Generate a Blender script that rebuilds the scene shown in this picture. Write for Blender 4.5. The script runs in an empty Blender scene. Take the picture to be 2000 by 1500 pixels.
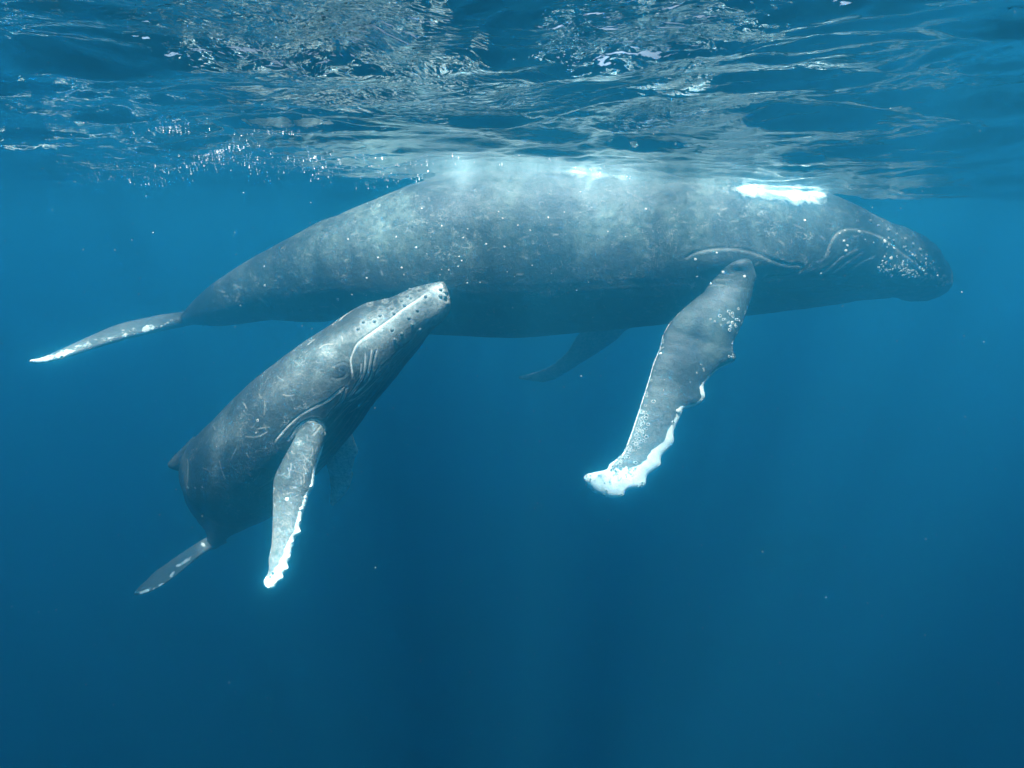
import bpy, math, random
import numpy as np
from mathutils import Vector
from mathutils.bvhtree import BVHTree

random.seed(7)
RNG = np.random.default_rng(7)
R = math.radians
S = bpy.context.scene
COL = S.collection

# ------------------------------------------------------------------ camera, sky, sun, exposure
F = 1190.0                                   # focal length in photograph pixels (2000 wide)
PITCH = math.atan2(310.0, F)                 # looking slightly down
CAM = np.array([0.0, 0.0, -0.62])
cd = bpy.data.cameras.new('camera')
cd.sensor_width = 36.0
cd.lens = 36.0 * F / 2000.0
cd.clip_start, cd.clip_end = 0.05, 400.0
cam = bpy.data.objects.new('camera', cd)
COL.objects.link(cam)
cam.location = CAM
cam.rotation_euler = (math.pi / 2 - PITCH, 0, 0)
S.camera = cam

SUN_EL = 70.0                                # the sun stands high, behind the photographer
w = bpy.data.worlds.new('World')
S.world = w
w.use_nodes = True
nt = w.node_tree
nt.nodes.clear()
sky = nt.nodes.new('ShaderNodeTexSky')
sky.sky_type = 'NISHITA'
sky.sun_disc = False
sky.sun_elevation = R(SUN_EL)
sky.sun_rotation = R(180.0)
sky.ozone_density = 0.0
sky.air_density = 0.45
sky.dust_density = 4.0
bg = nt.nodes.new('ShaderNodeBackground')
bg.inputs['Strength'].default_value = 0.055
wo = nt.nodes.new('ShaderNodeOutputWorld')
hs = nt.nodes.new('ShaderNodeHueSaturation')        # thin high haze whitens the sky
hs.inputs['Saturation'].default_value = 0.5
nt.links.new(sky.outputs[0], hs.inputs['Color'])
nt.links.new(hs.outputs[0], bg.inputs[0])
nt.links.new(bg.outputs[0], wo.inputs[0])

sl = bpy.data.lights.new('sun', 'SUN')
sl.energy = 5.0
sl.angle = R(0.5)
sl.color = (1.0, 0.97, 0.9)
sun = bpy.data.objects.new('sun', sl)
COL.objects.link(sun)
sd = Vector((0.0, -math.cos(R(SUN_EL)), math.sin(R(SUN_EL))))
sun.rotation_euler = sd.to_track_quat('Z', 'Y').to_euler()
sun.location = (0, -10, 30)

S.view_settings.view_transform = 'Standard'
S.view_settings.look = 'None'
S.view_settings.exposure = 3.25
S.view_settings.gamma = 1.0
S.view_settings.use_curve_mapping = False
S.cycles.use_denoising = True
S.cycles.denoiser = 'OPENIMAGEDENOISE'
S.cycles.max_bounces = 8
S.cycles.diffuse_bounces = 2
S.cycles.glossy_bounces = 3
S.cycles.transmission_bounces = 4
S.cycles.volume_bounces = 3
S.cycles.transparent_max_bounces = 8
S.cycles.sample_clamp_indirect = 6.0

# ------------------------------------------------------------------ pixel <-> world
RT = np.array([1.0, 0, 0])
FW = np.array([0, math.cos(PITCH), -math.sin(PITCH)])
UP = np.array([0, math.sin(PITCH), math.cos(PITCH)])


def P(px, py, Y):
    d = FW + (px - 1000.0) / F * RT + (750.0 - py) / F * UP
    return CAM + d * (Y / d[1])


def ray(px, py):
    d = FW + (px - 1000.0) / F * RT + (750.0 - py) / F * UP
    return Vector(CAM), Vector(d).normalized()


def proj(v):
    q = v - CAM
    z = np.maximum(q @ FW, 1e-3)
    return 1000 + F * (q @ RT) / z, 750 - F * (q @ UP) / z


def catmull(pts, n):
    """resample a list of vectors smoothly to n samples, uniform in arc length"""
    p = np.array(pts, float)
    if p.ndim == 1:
        p = p[:, None]
    e = np.vstack([2 * p[0] - p[1], p, 2 * p[-1] - p[-2]])
    out = []
    for i in range(len(p) - 1):
        t = np.linspace(0, 1, 24, endpoint=False)[:, None]
        a, b, c, d = e[i], e[i + 1], e[i + 2], e[i + 3]
        out.append(0.5 * ((2 * b) + (-a + c) * t + (2 * a - 5 * b + 4 * c - d) * t ** 2 + (-a + 3 * b - 3 * c + d) * t ** 3))
    out.append(p[-1:])
    q = np.vstack(out)
    s = np.r_[0, np.cumsum(np.linalg.norm(np.diff(q, axis=0), axis=1))]
    u = np.linspace(0, s[-1], n)
    return np.stack([np.interp(u, s, q[:, k]) for k in range(q.shape[1])], 1)


def hash3(i, j, k, seed):
    h = (i * 374761393 + j * 668265263 + k * 2147483647 + seed * 1442695041) & 0xFFFFFFFF
    h = ((h ^ (h >> 13)) * 1274126177) & 0xFFFFFFFF
    h = ((h ^ (h >> 16)) * 2246822519) & 0xFFFFFFFF
    return ((h ^ (h >> 15)) & 0xFFFF) / 65535.0


def vnoise(v, scale, seed=0):
    """value noise in 0..1 on an (n,3) array"""
    q = v * scale + 1000.0
    i = np.floor(q).astype(np.int64)
    f = q - i
    f = f * f * (3 - 2 * f)
    r = 0
    for a in (0, 1):
        for b in (0, 1):
            for c in (0, 1):
                wgt = (f[:, 0] if a else 1 - f[:, 0]) * (f[:, 1] if b else 1 - f[:, 1]) * (f[:, 2] if c else 1 - f[:, 2])
                r = r + wgt * hash3(i[:, 0] + a, i[:, 1] + b, i[:, 2] + c, seed)
    return r


def fbm(v, scale, seed=0, octs=4):
    r, a, tot = 0, 1.0, 0.0
    for o in range(octs):
        r = r + a * vnoise(v, scale * 2 ** o, seed + o * 17)
        tot += a
        a *= 0.5
    return r / tot


def smooth01(x, a, b):
    t = np.clip((x - a) / (b - a), 0, 1)
    return t * t * (3 - 2 * t)


# ------------------------------------------------------------------ node helpers
def new_mat(name):
    m = bpy.data.materials.new(name)
    m.use_nodes = True
    m.node_tree.nodes.clear()
    return m, m.node_tree.nodes, m.node_tree.links


def ramp(n, l, src, stops):
    r = n.new('ShaderNodeValToRGB')
    cr = r.color_ramp
    while len(cr.elements) < len(stops):
        cr.elements.new(0.5)
    for e, (p, c) in zip(cr.elements, stops):
        e.position = p
        e.color = (c, c, c, 1) if not isinstance(c, tuple) else (*c, 1)
    l.new(src, r.inputs[0])
    return r.outputs[0]


def noise(n, l, vec, scale, detail=4, rough=0.5, dist=0.0):
    x = n.new('ShaderNodeTexNoise')
    x.inputs['Scale'].default_value = scale
    x.inputs['Detail'].default_value = detail
    x.inputs['Roughness'].default_value = rough
    x.inputs['Distortion'].default_value = dist
    if vec is not None:
        l.new(vec, x.inputs['Vector'])
    return x.outputs['Fac']


def mapping(n, l, vec, scale=(1, 1, 1), rot=(0, 0, 0), loc=(0, 0, 0)):
    m = n.new('ShaderNodeMapping')
    m.inputs['Scale'].default_value = scale
    m.inputs['Rotation'].default_value = rot
    m.inputs['Location'].default_value = loc
    l.new(vec, m.inputs['Vector'])
    return m.outputs[0]


def math_(n, l, op, a, b=None, c=None, clamp=False):
    m = n.new('ShaderNodeMath')
    m.operation = op
    m.use_clamp = clamp
    for i, s in enumerate((a, b, c)):
        if s is None:
            continue
        if isinstance(s, (int, float)):
            m.inputs[i].default_value = s
        else:
            l.new(s, m.inputs[i])
    return m.outputs[0]


def mixc(n, l, fac, a, b):
    m = n.new('ShaderNodeMix')
    m.data_type = 'RGBA'
    for s, key in ((fac, 0), (a, 6), (b, 7)):
        if isinstance(s, (int, float)):
            m.inputs[key].default_value = s
        elif isinstance(s, tuple):
            m.inputs[key].default_value = (*s, 1)
        else:
            l.new(s, m.inputs[key])
    return m.outputs[2]


def attr(n, name):
    a = n.new('ShaderNodeAttribute')
    a.attribute_name = name
    return a.outputs['Fac']


# ------------------------------------------------------------------ materials
def water_volume_mat():
    m, n, l = new_mat('sea_water_body')
    v = n.new('ShaderNodeVolumePrincipled')
    SS = (.0001, .0170, .0600)               # scattering per metre
    SA = (.115, .049, .0150)               # absorption per metre
    D = 0.32
    v.inputs['Density'].default_value = D
    c = [s / D for s in SS]
    a = [(1 - s / (D * (1 - k))) ** 2 for s, k in zip(SA, c)]
    v.inputs['Color'].default_value = (*c, 1)
    v.inputs['Absorption Color'].default_value = (*a, 1)
    v.inputs['Anisotropy'].default_value = 0.7
    # fine plankton turns light through small angles only: the soft glow round bright things
    f = n.new('ShaderNodeVolumeScatter')
    f.inputs['Color'].default_value = (.11, 1, 1, 1)
    f.inputs['Density'].default_value = 0.055
    f.inputs['Anisotropy'].default_value = 0.985
    ad = n.new('ShaderNodeAddShader')
    l.new(v.outputs[0], ad.inputs[0])
    l.new(f.outputs[0], ad.inputs[1])
    o = n.new('ShaderNodeOutputMaterial')
    l.new(ad.outputs[0], o.inputs['Volume'])
    return m


# wind-ruffled patches of the surface: world x, y, radius x, radius y, strength
RUFFLES = []
for (px, py, rx, ry, k) in ((600, 60, .46, .40, .8), (1250, 40, .30, .32, 1.0), (1330, 120, .12, .2, .8), (760, 110, .5, .3, .6), (1300, 240, .4, .5, .7),
                            (800, 190, .8, .5, .5), (400, 330, 3.0, 1.0, .35)):
    d = FW + (px - 1000.0) / F * RT + (750.0 - py) / F * UP
    q = CAM + d * (-CAM[2] / max(d[2], .03))
    RUFFLES.append((q[0], q[1], rx, ry, k))


def surface_mat():
    m, n, l = new_mat('sea_surface')
    tc = n.new('ShaderNodeTexCoord').outputs['Object']
    # ripples: fine, longer across the view than along it, only where the wind ruffles the water
    warp = n.new('ShaderNodeTexNoise')
    warp.inputs['Scale'].default_value = 1.3
    warp.inputs['Detail'].default_value = 2
    l.new(tc, warp.inputs['Vector'])
    add = n.new('ShaderNodeMix')
    add.data_type = 'RGBA'
    add.blend_type = 'LINEAR_LIGHT'
    add.inputs[0].default_value = 0.25
    l.new(tc, add.inputs[6])
    l.new(warp.outputs['Color'], add.inputs[7])
    wv = add.outputs[2]
    r1 = noise(n, l, mapping(n, l, wv, (11, 15, 1), (0, 0, R(12))), 1.0, 2, .45, .3)
    r2 = noise(n, l, mapping(n, l, wv, (30, 42, 1), (0, 0, R(-14))), 1.0, 2, .45, .2)
    ruf = attr(n, 'ruffle')
    base = math_(n, l, 'MULTIPLY', r1, math_(n, l, 'MULTIPLY_ADD', ruf, 0.030, 0.005))
    fine = math_(n, l, 'MULTIPLY', r2, math_(n, l, 'MULTIPLY_ADD', ruf, 0.008, 0.0007))
    h = math_(n, l, 'ADD', base, fine)
    b = n.new('ShaderNodeBump')
    b.inputs['Strength'].default_value = 1.0
    b.inputs['Distance'].default_value = 1.0
    l.new(h, b.inputs['Height'])
    fr = n.new('ShaderNodeFresnel')
    fr.inputs['IOR'].default_value = 1.333
    l.new(b.outputs[0], fr.inputs['Normal'])
    tr = n.new('ShaderNodeBsdfTransparent')
    # light shafts and ripple light painted into the transparent tint
    f1 = attr(n, 'light_tint')
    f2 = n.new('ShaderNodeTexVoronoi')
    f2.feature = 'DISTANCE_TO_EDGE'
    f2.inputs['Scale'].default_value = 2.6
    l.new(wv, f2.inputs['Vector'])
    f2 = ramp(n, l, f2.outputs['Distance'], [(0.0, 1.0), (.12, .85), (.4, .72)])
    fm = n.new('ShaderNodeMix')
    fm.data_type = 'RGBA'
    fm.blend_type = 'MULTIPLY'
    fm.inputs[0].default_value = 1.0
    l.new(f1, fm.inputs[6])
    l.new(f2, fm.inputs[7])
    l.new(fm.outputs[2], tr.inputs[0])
    gl = n.new('ShaderNodeBsdfGlossy')
    gl.inputs['Roughness'].default_value = 0.02
    gl.inputs['Color'].default_value = (.9, .98, 1, 1)
    l.new(b.outputs[0], gl.inputs['Normal'])
    mx = n.new('ShaderNodeMixShader')
    l.new(fr.outputs[0], mx.inputs[0])
    l.new(tr.outputs[0], mx.inputs[1])
    l.new(gl.outputs[0], mx.inputs[2])
    o = n.new('ShaderNodeOutputMaterial')
    l.new(mx.outputs[0], o.inputs['Surface'])
    return m


def skin_mat(name, dark, pale, mottle_scale, streak):
    m, n, l = new_mat(name)
    tc = n.new('ShaderNodeTexCoord').outputs['Object']
    a = noise(n, l, mapping(n, l, tc, (1, 1, streak)), mottle_scale, 8, .62, .5)
    b = noise(n, l, tc, mottle_scale * 6, 6, .6, .3)
    c = noise(n, l, tc, mottle_scale * 28, 3, .6)
    mot = math_(n, l, 'MULTIPLY', ramp(n, l, a, [(.42, 0.0), (.66, 1.0)]), ramp(n, l, b, [(.36, .15), (.66, 1.0)]))
    mot = math_(n, l, 'MULTIPLY', mot, attr(n, 'mottle'))
    col = mixc(n, l, mot, dark, pale)
    # small-scale grain
    col = mixc(n, l, math_(n, l, 'MULTIPLY', ramp(n, l, c, [(.5, 0.0), (.72, .35)]), attr(n, 'mottle')), col, tuple(x * 1.25 for x in pale))
    # white skin, its border broken up
    g = noise(n, l, mapping(n, l, tc, (1, 1, 1)), mottle_scale * 10, 6, .65, .3)
    wv = math_(n, l, 'ADD', attr(n, 'white'), math_(n, l, 'MULTIPLY_ADD', g, .9, -.45))
    wf = ramp(n, l, wv, [(.46, 0.0), (.56, 1.0)])
    wcol = mixc(n, l, ramp(n, l, b, [(.35, 0.0), (.7, 1.0)]), (.55, .58, .54), (.82, .84, .78))
    col = mixc(n, l, wf, col, wcol)
    # pale, speckled skin
    pl_ = math_(n, l, 'MULTIPLY', attr(n, 'pale'), ramp(n, l, noise(n, l, tc, mottle_scale * 14, 7, .7, .4), [(.34, .25), (.62, 1.0)]), clamp=True)
    col = mixc(n, l, pl_, col, (.60, .63, .58))
    # hair-thin curved scratches in scattered patches
    for k, (sx, sy, sz, th) in enumerate(((1, 1, 2.2, .014), (2.4, 1, 1, .012), (1, 2, 1, .010))):
        q = noise(n, l, mapping(n, l, tc, (sx, sy, sz), (k * .7, k * .4, k), (k * 9.1, 3, 1)), mottle_scale * 2.6, 2, .4, 1.2)
        q = math_(n, l, 'ABSOLUTE', math_(n, l, 'SUBTRACT', q, .5))
        q = ramp(n, l, q, [(0.0, 1.0), (th, 0.0)])
        gate = ramp(n, l, noise(n, l, mapping(n, l, tc, (1, 1, 1), (0, 0, 0), (k * 5 + 2, 7, k)), mottle_scale * 2.2, 3, .6), [(.53, 0.0), (.63, .42)])
        q = math_(n, l, 'MULTIPLY', math_(n, l, 'MULTIPLY', q, gate), attr(n, 'scratchy'))
        col = mixc(n, l, q, col, (.60, .62, .58))
    sc = math_(n, l, 'MULTIPLY', attr(n, 'scar'), 1.0, clamp=True)
    col = mixc(n, l, sc, col, (.72, .74, .68))
    p = n.new('ShaderNodeBsdfPrincipled')
    l.new(col, p.inputs['Base Color'])
    p.inputs['Roughness'].default_value = 0.55
    p.inputs['Specular IOR Level'].default_value = 0.25
    bu = n.new('ShaderNodeBump')
    bu.inputs['Distance'].default_value = 0.02
    bu.inputs['Strength'].default_value = 0.5
    l.new(math_(n, l, 'ADD', b, math_(n, l, 'MULTIPLY', c, .3)), bu.inputs['Height'])
    l.new(bu.outputs[0], p.inputs['Normal'])
    o = n.new('ShaderNodeOutputMaterial')
    l.new(p.outputs[0], o.inputs['Surface'])
    return m


def plain_mat(name, c1, c2, scale, rough=.6, spec=.3):
    m, n, l = new_mat(name)
    tc = n.new('ShaderNodeTexCoord').outputs['Object']
    g = noise(n, l, tc, scale, 5, .6)
    p = n.new('ShaderNodeBsdfPrincipled')
    l.new(mixc(n, l, ramp(n, l, g, [(.35, 0.0), (.65, 1.0)]), c1, c2), p.inputs['Base Color'])
    p.inputs['Roughness'].default_value = rough
    p.inputs['Specular IOR Level'].default_value = spec
    o = n.new('ShaderNodeOutputMaterial')
    l.new(p.outputs[0], o.inputs['Surface'])
    return m


M_WATER = water_volume_mat()
M_SURF = surface_mat()
M_MOTHER = skin_mat('adult_whale_skin', (.016, .020, .022), (.092, .116, .102), 1.9, .5)
M_CALF = skin_mat('calf_skin', (.016, .021, .024), (.095, .120, .112), 2.2, 1.0)
M_SHELL = plain_mat('barnacle_shell', (.26, .29, .27), (.56, .58, .54), 20)
M_CRATER = plain_mat('barnacle_crater', (.02, .03, .03), (.09, .11, .10), 20)
M_KNOB = plain_mat('tubercle_skin', (.03, .04, .045), (.16, .18, .18), 30)
M_KNOB_W = plain_mat('white_tubercle_skin', (.45, .47, .44), (.75, .77, .72), 30)
M_EYE = plain_mat('eye_wet_black', (.008, .010, .012), (.02, .024, .028), 30, .12, .6)
M_SPECK = plain_mat('drifting_speck', (.18, .2, .2), (.7, .7, .66), 3)
M_FOAM = plain_mat('foam_white', (.8, .82, .82), (.95, .96, .96), 6, .5)


# ------------------------------------------------------------------ object helpers
def mesh_obj(name, verts, faces, mat=None, parent=None, smooth=True):
    me = bpy.data.meshes.new(name)
    me.from_pydata([tuple(v) for v in verts], [], [tuple(f) for f in faces])
    if smooth:
        me.polygons.foreach_set('use_smooth', [True] * len(me.polygons))
    for mm in (mat if isinstance(mat, (list, tuple)) else [mat]):
        if mm:
            me.materials.append(mm)
    o = bpy.data.objects.new(name, me)
    COL.objects.link(o)
    o.parent = parent
    return o


def grid_faces(nr, nc, wrap=True):
    f = []
    for i in range(nr - 1):
        for j in range(nc if wrap else nc - 1):
            k = (j + 1) % nc
            f.append((i * nc + j, i * nc + k, (i + 1) * nc + k, (i + 1) * nc + j))
    return f


# ------------------------------------------------------------------ the sea: water body, surface
B = 75.0
bx = [(-B, -B, -62), (B, -B, -62), (B, B, -62), (-B, B, -62), (-B, -B, .75), (B, -B, .75), (B, B, .75), (-B, B, .75)]
hz = mesh_obj('haze', bx, [(0, 3, 2, 1), (4, 5, 6, 7), (0, 1, 5, 4), (1, 2, 6, 5), (2, 3, 7, 6), (3, 0, 4, 7)], M_WATER, smooth=False)
hz['kind'] = 'stuff'
hz['label'] = 'deep blue sea water fading to dark below the whales'

WAVES = []
for i in range(46):
    lam = 0.16 * (5.5 / 0.16) ** (i / 45.0)
    ang = RNG.normal(R(84), R(26 if lam > .6 else 40))
    WAVES.append((lam, ang, RNG.uniform(0, 2 * math.pi)))


def sea_height(x, y):
    q = np.stack([x, y, np.zeros_like(x)], 1)
    wx = x + (fbm(q, .7, 5, 3) - .5) * 1.1
    wy = y + (fbm(q, .7, 9, 3) - .5) * 1.1
    h = np.zeros_like(x)
    for lam, ang, ph in WAVES:
        k = 2 * math.pi / lam
        a = 0.0052 * lam if lam > .5 else 0.0040 * lam
        s = np.sin(k * (wx * math.cos(ang) + wy * math.sin(ang)) + ph)
        h += a * (1 - np.abs(s) * 1.6 if (lam < 3.0) else s)
    h -= h.mean() * 0
    return h


LOW = [  # hand placed swell: x, y, radius x, radius y, height
(-.2, 7.8, 1.8, 1.5, .12), (1.9, 8.0, 1.1, 1.2, -.13), (4.4, 7.9, 2.0, 1.3, -.27), (7.5, 8.5, 2.5, 2, -.22), (-4.5, 8.0, 3.5, 1.6, -.07), (2.2, 2.0, 1.5, .5, -.05),
]


def full_height(x, y):
    h = sea_height(x, y)
    for cx, cy, rx, ry, a in LOW:
        h += a * np.exp(-((x - cx) / rx) ** 2 - ((y - cy) / ry) ** 2)
    return h


nr = 640
rad = 0.35 * (88 / 0.35) ** (np.linspace(0, 1, nr))
af = np.radians(np.linspace(90 - 48, 90 + 48, 620))
ab = np.radians(np.linspace(90 + 48, 360 + 90 - 48, 70)[1:-1])
ang = np.r_[af, ab]
RR, AA = np.meshgrid(rad, ang, indexing='ij')
X, Y = (RR * np.cos(AA)).ravel(), (RR * np.sin(AA)).ravel()
X = np.clip(X, -B + .5, B - .5)
Y = np.clip(Y, -B + .5, B - .5)
H = full_height(X, Y)
REF = float(np.median(H[(Y > 1) & (Y < 12) & (np.abs(X) < 8)]))
H = H - REF
H = np.where(RR.ravel() > 30, H * np.clip((88 - RR.ravel()) / 58, 0, 1), H)
nc = len(ang)
V = np.stack([X, Y, H], 1)
V = np.vstack([V, [[0, 0, float(H[0])]]])
idx = np.arange(nr * nc).reshape(nr, nc)
a0, a1 = idx[:-1], idx[1:]
quads = np.stack([a0, a1, np.roll(a1, -1, 1), np.roll(a0, -1, 1)], -1).reshape(-1, 4)
me = bpy.data.meshes.new('sea_surface')
tri = np.stack([np.full(nc, nr * nc), idx[0], np.roll(idx[0], -1)], -1)
nv, nq, ntri = len(V), len(quads), len(tri)
me.vertices.add(nv)
me.vertices.foreach_set('co', V.astype(np.float32).ravel())
me.loops.add(nq * 4 + ntri * 3)
me.loops.foreach_set('vertex_index', np.r_[quads.ravel(), tri.ravel()].astype(np.int32))
me.polygons.add(nq + ntri)
me.polygons.foreach_set('loop_start', np.r_[np.arange(nq) * 4, nq * 4 + np.arange(ntri) * 3].astype(np.int32))
me.polygons.foreach_set('use_smooth', np.ones(nq + ntri, bool))
me.update(calc_edges=True)
ruf = np.zeros(nv)
for cx, cy, rx, ry, k in RUFFLES:
    ruf = np.maximum(ruf, k * np.exp(-(((V[:, 0] - cx) / rx) ** 2 + ((V[:, 1] - cy) / ry) ** 2) ** 1.5))
ruf = np.maximum(ruf, smooth01(fbm(V * [1, 1.6, 0], .8, 31, 3), .60, .78) * .22)
at = me.attributes.new('ruffle', 'FLOAT', 'POINT')
at.data.foreach_set('value', ruf.astype(np.float32))
# sunlight pattern painted into the surface tint: soft bands running away from the viewer
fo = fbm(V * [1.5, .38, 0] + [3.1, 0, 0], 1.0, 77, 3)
even_light = np.exp(-((V[:, 1] - 7.6) / 1.9) ** 4 - (V[:, 0] / 6.5) ** 4)
even_light = np.maximum(even_light, np.exp(-((V[:, 1] - 5.2) / 1.1) ** 4 - ((V[:, 0] + 2.2) / 1.9) ** 4) * .8)  # keeps the painted light pattern softer above the whales
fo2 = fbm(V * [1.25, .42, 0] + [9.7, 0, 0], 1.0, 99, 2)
fo = (.42 + .50 * smooth01(fo, .30, .66)) * even_light + (1 - even_light) * (.18 + .82 * smooth01(fo2, .46, .60))
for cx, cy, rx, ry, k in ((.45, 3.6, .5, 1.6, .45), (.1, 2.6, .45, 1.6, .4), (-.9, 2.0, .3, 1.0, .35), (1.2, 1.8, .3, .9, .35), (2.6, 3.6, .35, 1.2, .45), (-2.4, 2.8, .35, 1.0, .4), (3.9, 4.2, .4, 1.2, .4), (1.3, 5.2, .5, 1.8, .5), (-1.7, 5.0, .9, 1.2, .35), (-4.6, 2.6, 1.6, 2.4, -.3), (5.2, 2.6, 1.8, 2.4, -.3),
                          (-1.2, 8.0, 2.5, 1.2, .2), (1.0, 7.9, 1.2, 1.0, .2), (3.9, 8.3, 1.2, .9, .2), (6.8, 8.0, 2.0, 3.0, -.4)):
    fo = fo + k * np.exp(-((V[:, 0] - cx) / rx) ** 2 - ((V[:, 1] - cy) / ry) ** 2)  # hand-placed bright shafts and darkened sides, added to shape the light
at = me.attributes.new('light_tint', 'FLOAT', 'POINT')
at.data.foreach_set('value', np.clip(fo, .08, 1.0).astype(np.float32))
me.materials.append(M_SURF)
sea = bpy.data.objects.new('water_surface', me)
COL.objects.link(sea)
sea['kind'] = 'structure'
sea['label'] = 'rippled underside of the sea surface above the whales'
sea['category'] = 'water surface'


# ------------------------------------------------------------------ whale building blocks
def loft(A, Bp, W, n=64, expo=2.2, lat=None, airfoil=False, rim=26):
    """tube through stations given by two opposite outline points and a half width"""
    A, Bp, W = np.array(A, float), np.array(Bp, float), np.array(W, float)
    both = catmull(np.hstack([A, Bp, W[:, None]]), n)
    A, Bp, W = both[:, :3], both[:, 3:6], np.maximum(both[:, 6], 1e-3)
    C = (A + Bp) / 2
    T = np.gradient(C, axis=0)
    T /= np.linalg.norm(T, axis=1)[:, None]
    V_ = (A - Bp) / 2
    L = np.cross(T, V_)
    L /= np.maximum(np.linalg.norm(L, axis=1), 1e-9)[:, None]
    th = np.linspace(0, 2 * math.pi, rim, endpoint=False)
    s, c = np.sin(th), np.cos(th)
    e = 2.0 / expo
    ss, cc = np.sign(s) * np.abs(s) ** e, np.sign(c) * np.abs(c) ** e
    if airfoil:
        cc = cc * (1.0 + 0.35 * ss)
    vs = C[:, None] + V_[:, None] * ss[None, :, None] + L[:, None] * (W[:, None] * cc[None])[..., None]
    vs = vs.reshape(-1, 3)
    f = grid_faces(n, rim)
    f += [tuple(range(rim))[::-1], tuple(range((n - 1) * rim, n * rim))]
    return vs, f, C, L


def pair(left, right, n, centre=None):
    """resample two outlines so that equal indices face each other across a centre line"""
    if centre is None:
        a, b = catmull(left, 40), catmull(right, 40)
        centre = (a + b)[::5] / 2
    c = catmull(centre, 200)
    s_ = np.linspace(0, 1, 200)
    out = []
    for side in (left, right):
        q = catmull(side, 400)
        t = np.array([s_[np.argmin(np.hypot(*(c - p).T))] for p in q])
        t = np.maximum.accumulate(t) + np.linspace(0, 1e-4, len(t))
        t = (t - t[0]) / (t[-1] - t[0])
        u = np.linspace(0, 1, n)
        out.append(np.stack([np.interp(u, t, q[:, 0]), np.interp(u, t, q[:, 1])], 1))
    return out


def blade(left, right, Ys, thick, n=110, centre=None):
    """flipper or fluke: two outlines in photograph pixels, distance Y along it, half thickness along it"""
    l2, r2 = pair(left, right, n, centre)
    t = np.linspace(0, 1, n)
    yy = np.interp(t, np.linspace(0, 1, len(Ys)), Ys)
    tk = np.interp(t, np.linspace(0, 1, len(thick)), thick)
    A = [P(*r2[i], yy[i]) for i in range(n)]
    Bq = [P(*l2[i], yy[i]) for i in range(n)]
    vs, f, C, L = loft(A, Bq, tk, n * 2, 2.0, airfoil=True, rim=28)
    return vs, f


def fuse(name, comps, voxel, smooth_it=4):
    """one continuous skin from overlapping closed forms; returns verts, normals, mesh and the part each vertex came from"""
    vs, fs, off = [], [], 0
    for v, f in comps:
        vs.append(v)
        fs += [tuple(i + off for i in q) for q in f]
        off += len(v)
    tmp = mesh_obj(name + '_raw', np.vstack(vs), fs)
    md = tmp.modifiers.new('r', 'REMESH')
    md.mode = 'VOXEL'
    md.voxel_size = voxel
    sm = tmp.modifiers.new('s', 'SMOOTH')
    sm.factor = 0.5
    sm.iterations = smooth_it
    dg = bpy.context.evaluated_depsgraph_get()
    me = bpy.data.meshes.new_from_object(tmp.evaluated_get(dg))
    bpy.data.objects.remove(tmp)
    me.name = name
    n = len(me.vertices)
    co = np.empty(n * 3, np.float32)
    me.vertices.foreach_get('co', co)
    co = co.reshape(-1, 3).astype(float)
    no = np.empty(n * 3, np.float32)
    me.vertex_normals.foreach_get('vector', no)
    no = no.reshape(-1, 3).astype(float)
    from mathutils.kdtree import KDTree
    best = np.full(n, 1e9)
    pid = np.zeros(n, int)
    for ci, (v, f) in enumerate(comps):
        bt = BVHTree.FromPolygons([tuple(a) for a in v], [tuple(q) for q in f])
        if ci == 0:
            d = np.array([bt.find_nearest(Vector(a))[3] for a in co])
            best, pid = d, np.zeros(n, int)
        else:
            lo, hi = v.min(0) - .1, v.max(0) + .1
            m = np.where(np.all((co > lo) & (co < hi), 1))[0]
            for i in m:
                dd = bt.find_nearest(Vector(co[i]), .3)[3]
                if dd is not None and dd < best[i]:
                    best[i] = dd
                    pid[i] = ci
    return me, co, no, pid


def poly_dist(px, py, pts):
    """distance in pixels from points to a polyline, and the parameter along it"""
    best = np.full(len(px), 1e9)
    par = np.zeros(len(px))
    m = len(pts) - 1
    for i in range(m):
        ax, ay = pts[i]
        bx_, by_ = pts[i + 1]
        dx, dy = bx_ - ax, by_ - ay
        t = np.clip(((px - ax) * dx + (py - ay) * dy) / (dx * dx + dy * dy + 1e-9), 0, 1)
        d = np.hypot(px - ax - t * dx, py - ay - t * dy)
        k = d < best
        best[k] = d[k]
        par[k] = (i + t[k]) / m
    return best, par


def smooth_poly(pts, n=None):
    return [tuple(q) for q in catmull(pts, n or len(pts) * 5)]


def put_attrs(me, co, base, **kw):
    me.vertices.foreach_set('co', (co - base).astype(np.float32).ravel())
    for k, v in kw.items():
        a = me.attributes.new(k, 'FLOAT', 'POINT')
        a.data.foreach_set('value', v.astype(np.float32))
    me.polygons.foreach_set('use_smooth', [True] * len(me.polygons))
    me.update()


def empty(name, loc, label, cat, group=None):
    o = bpy.data.objects.new(name, None)
    COL.objects.link(o)
    o.location = loc
    o.empty_display_size = .5
    o['label'] = label
    o['category'] = cat
    if group:
        o['group'] = group
    return o


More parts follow.
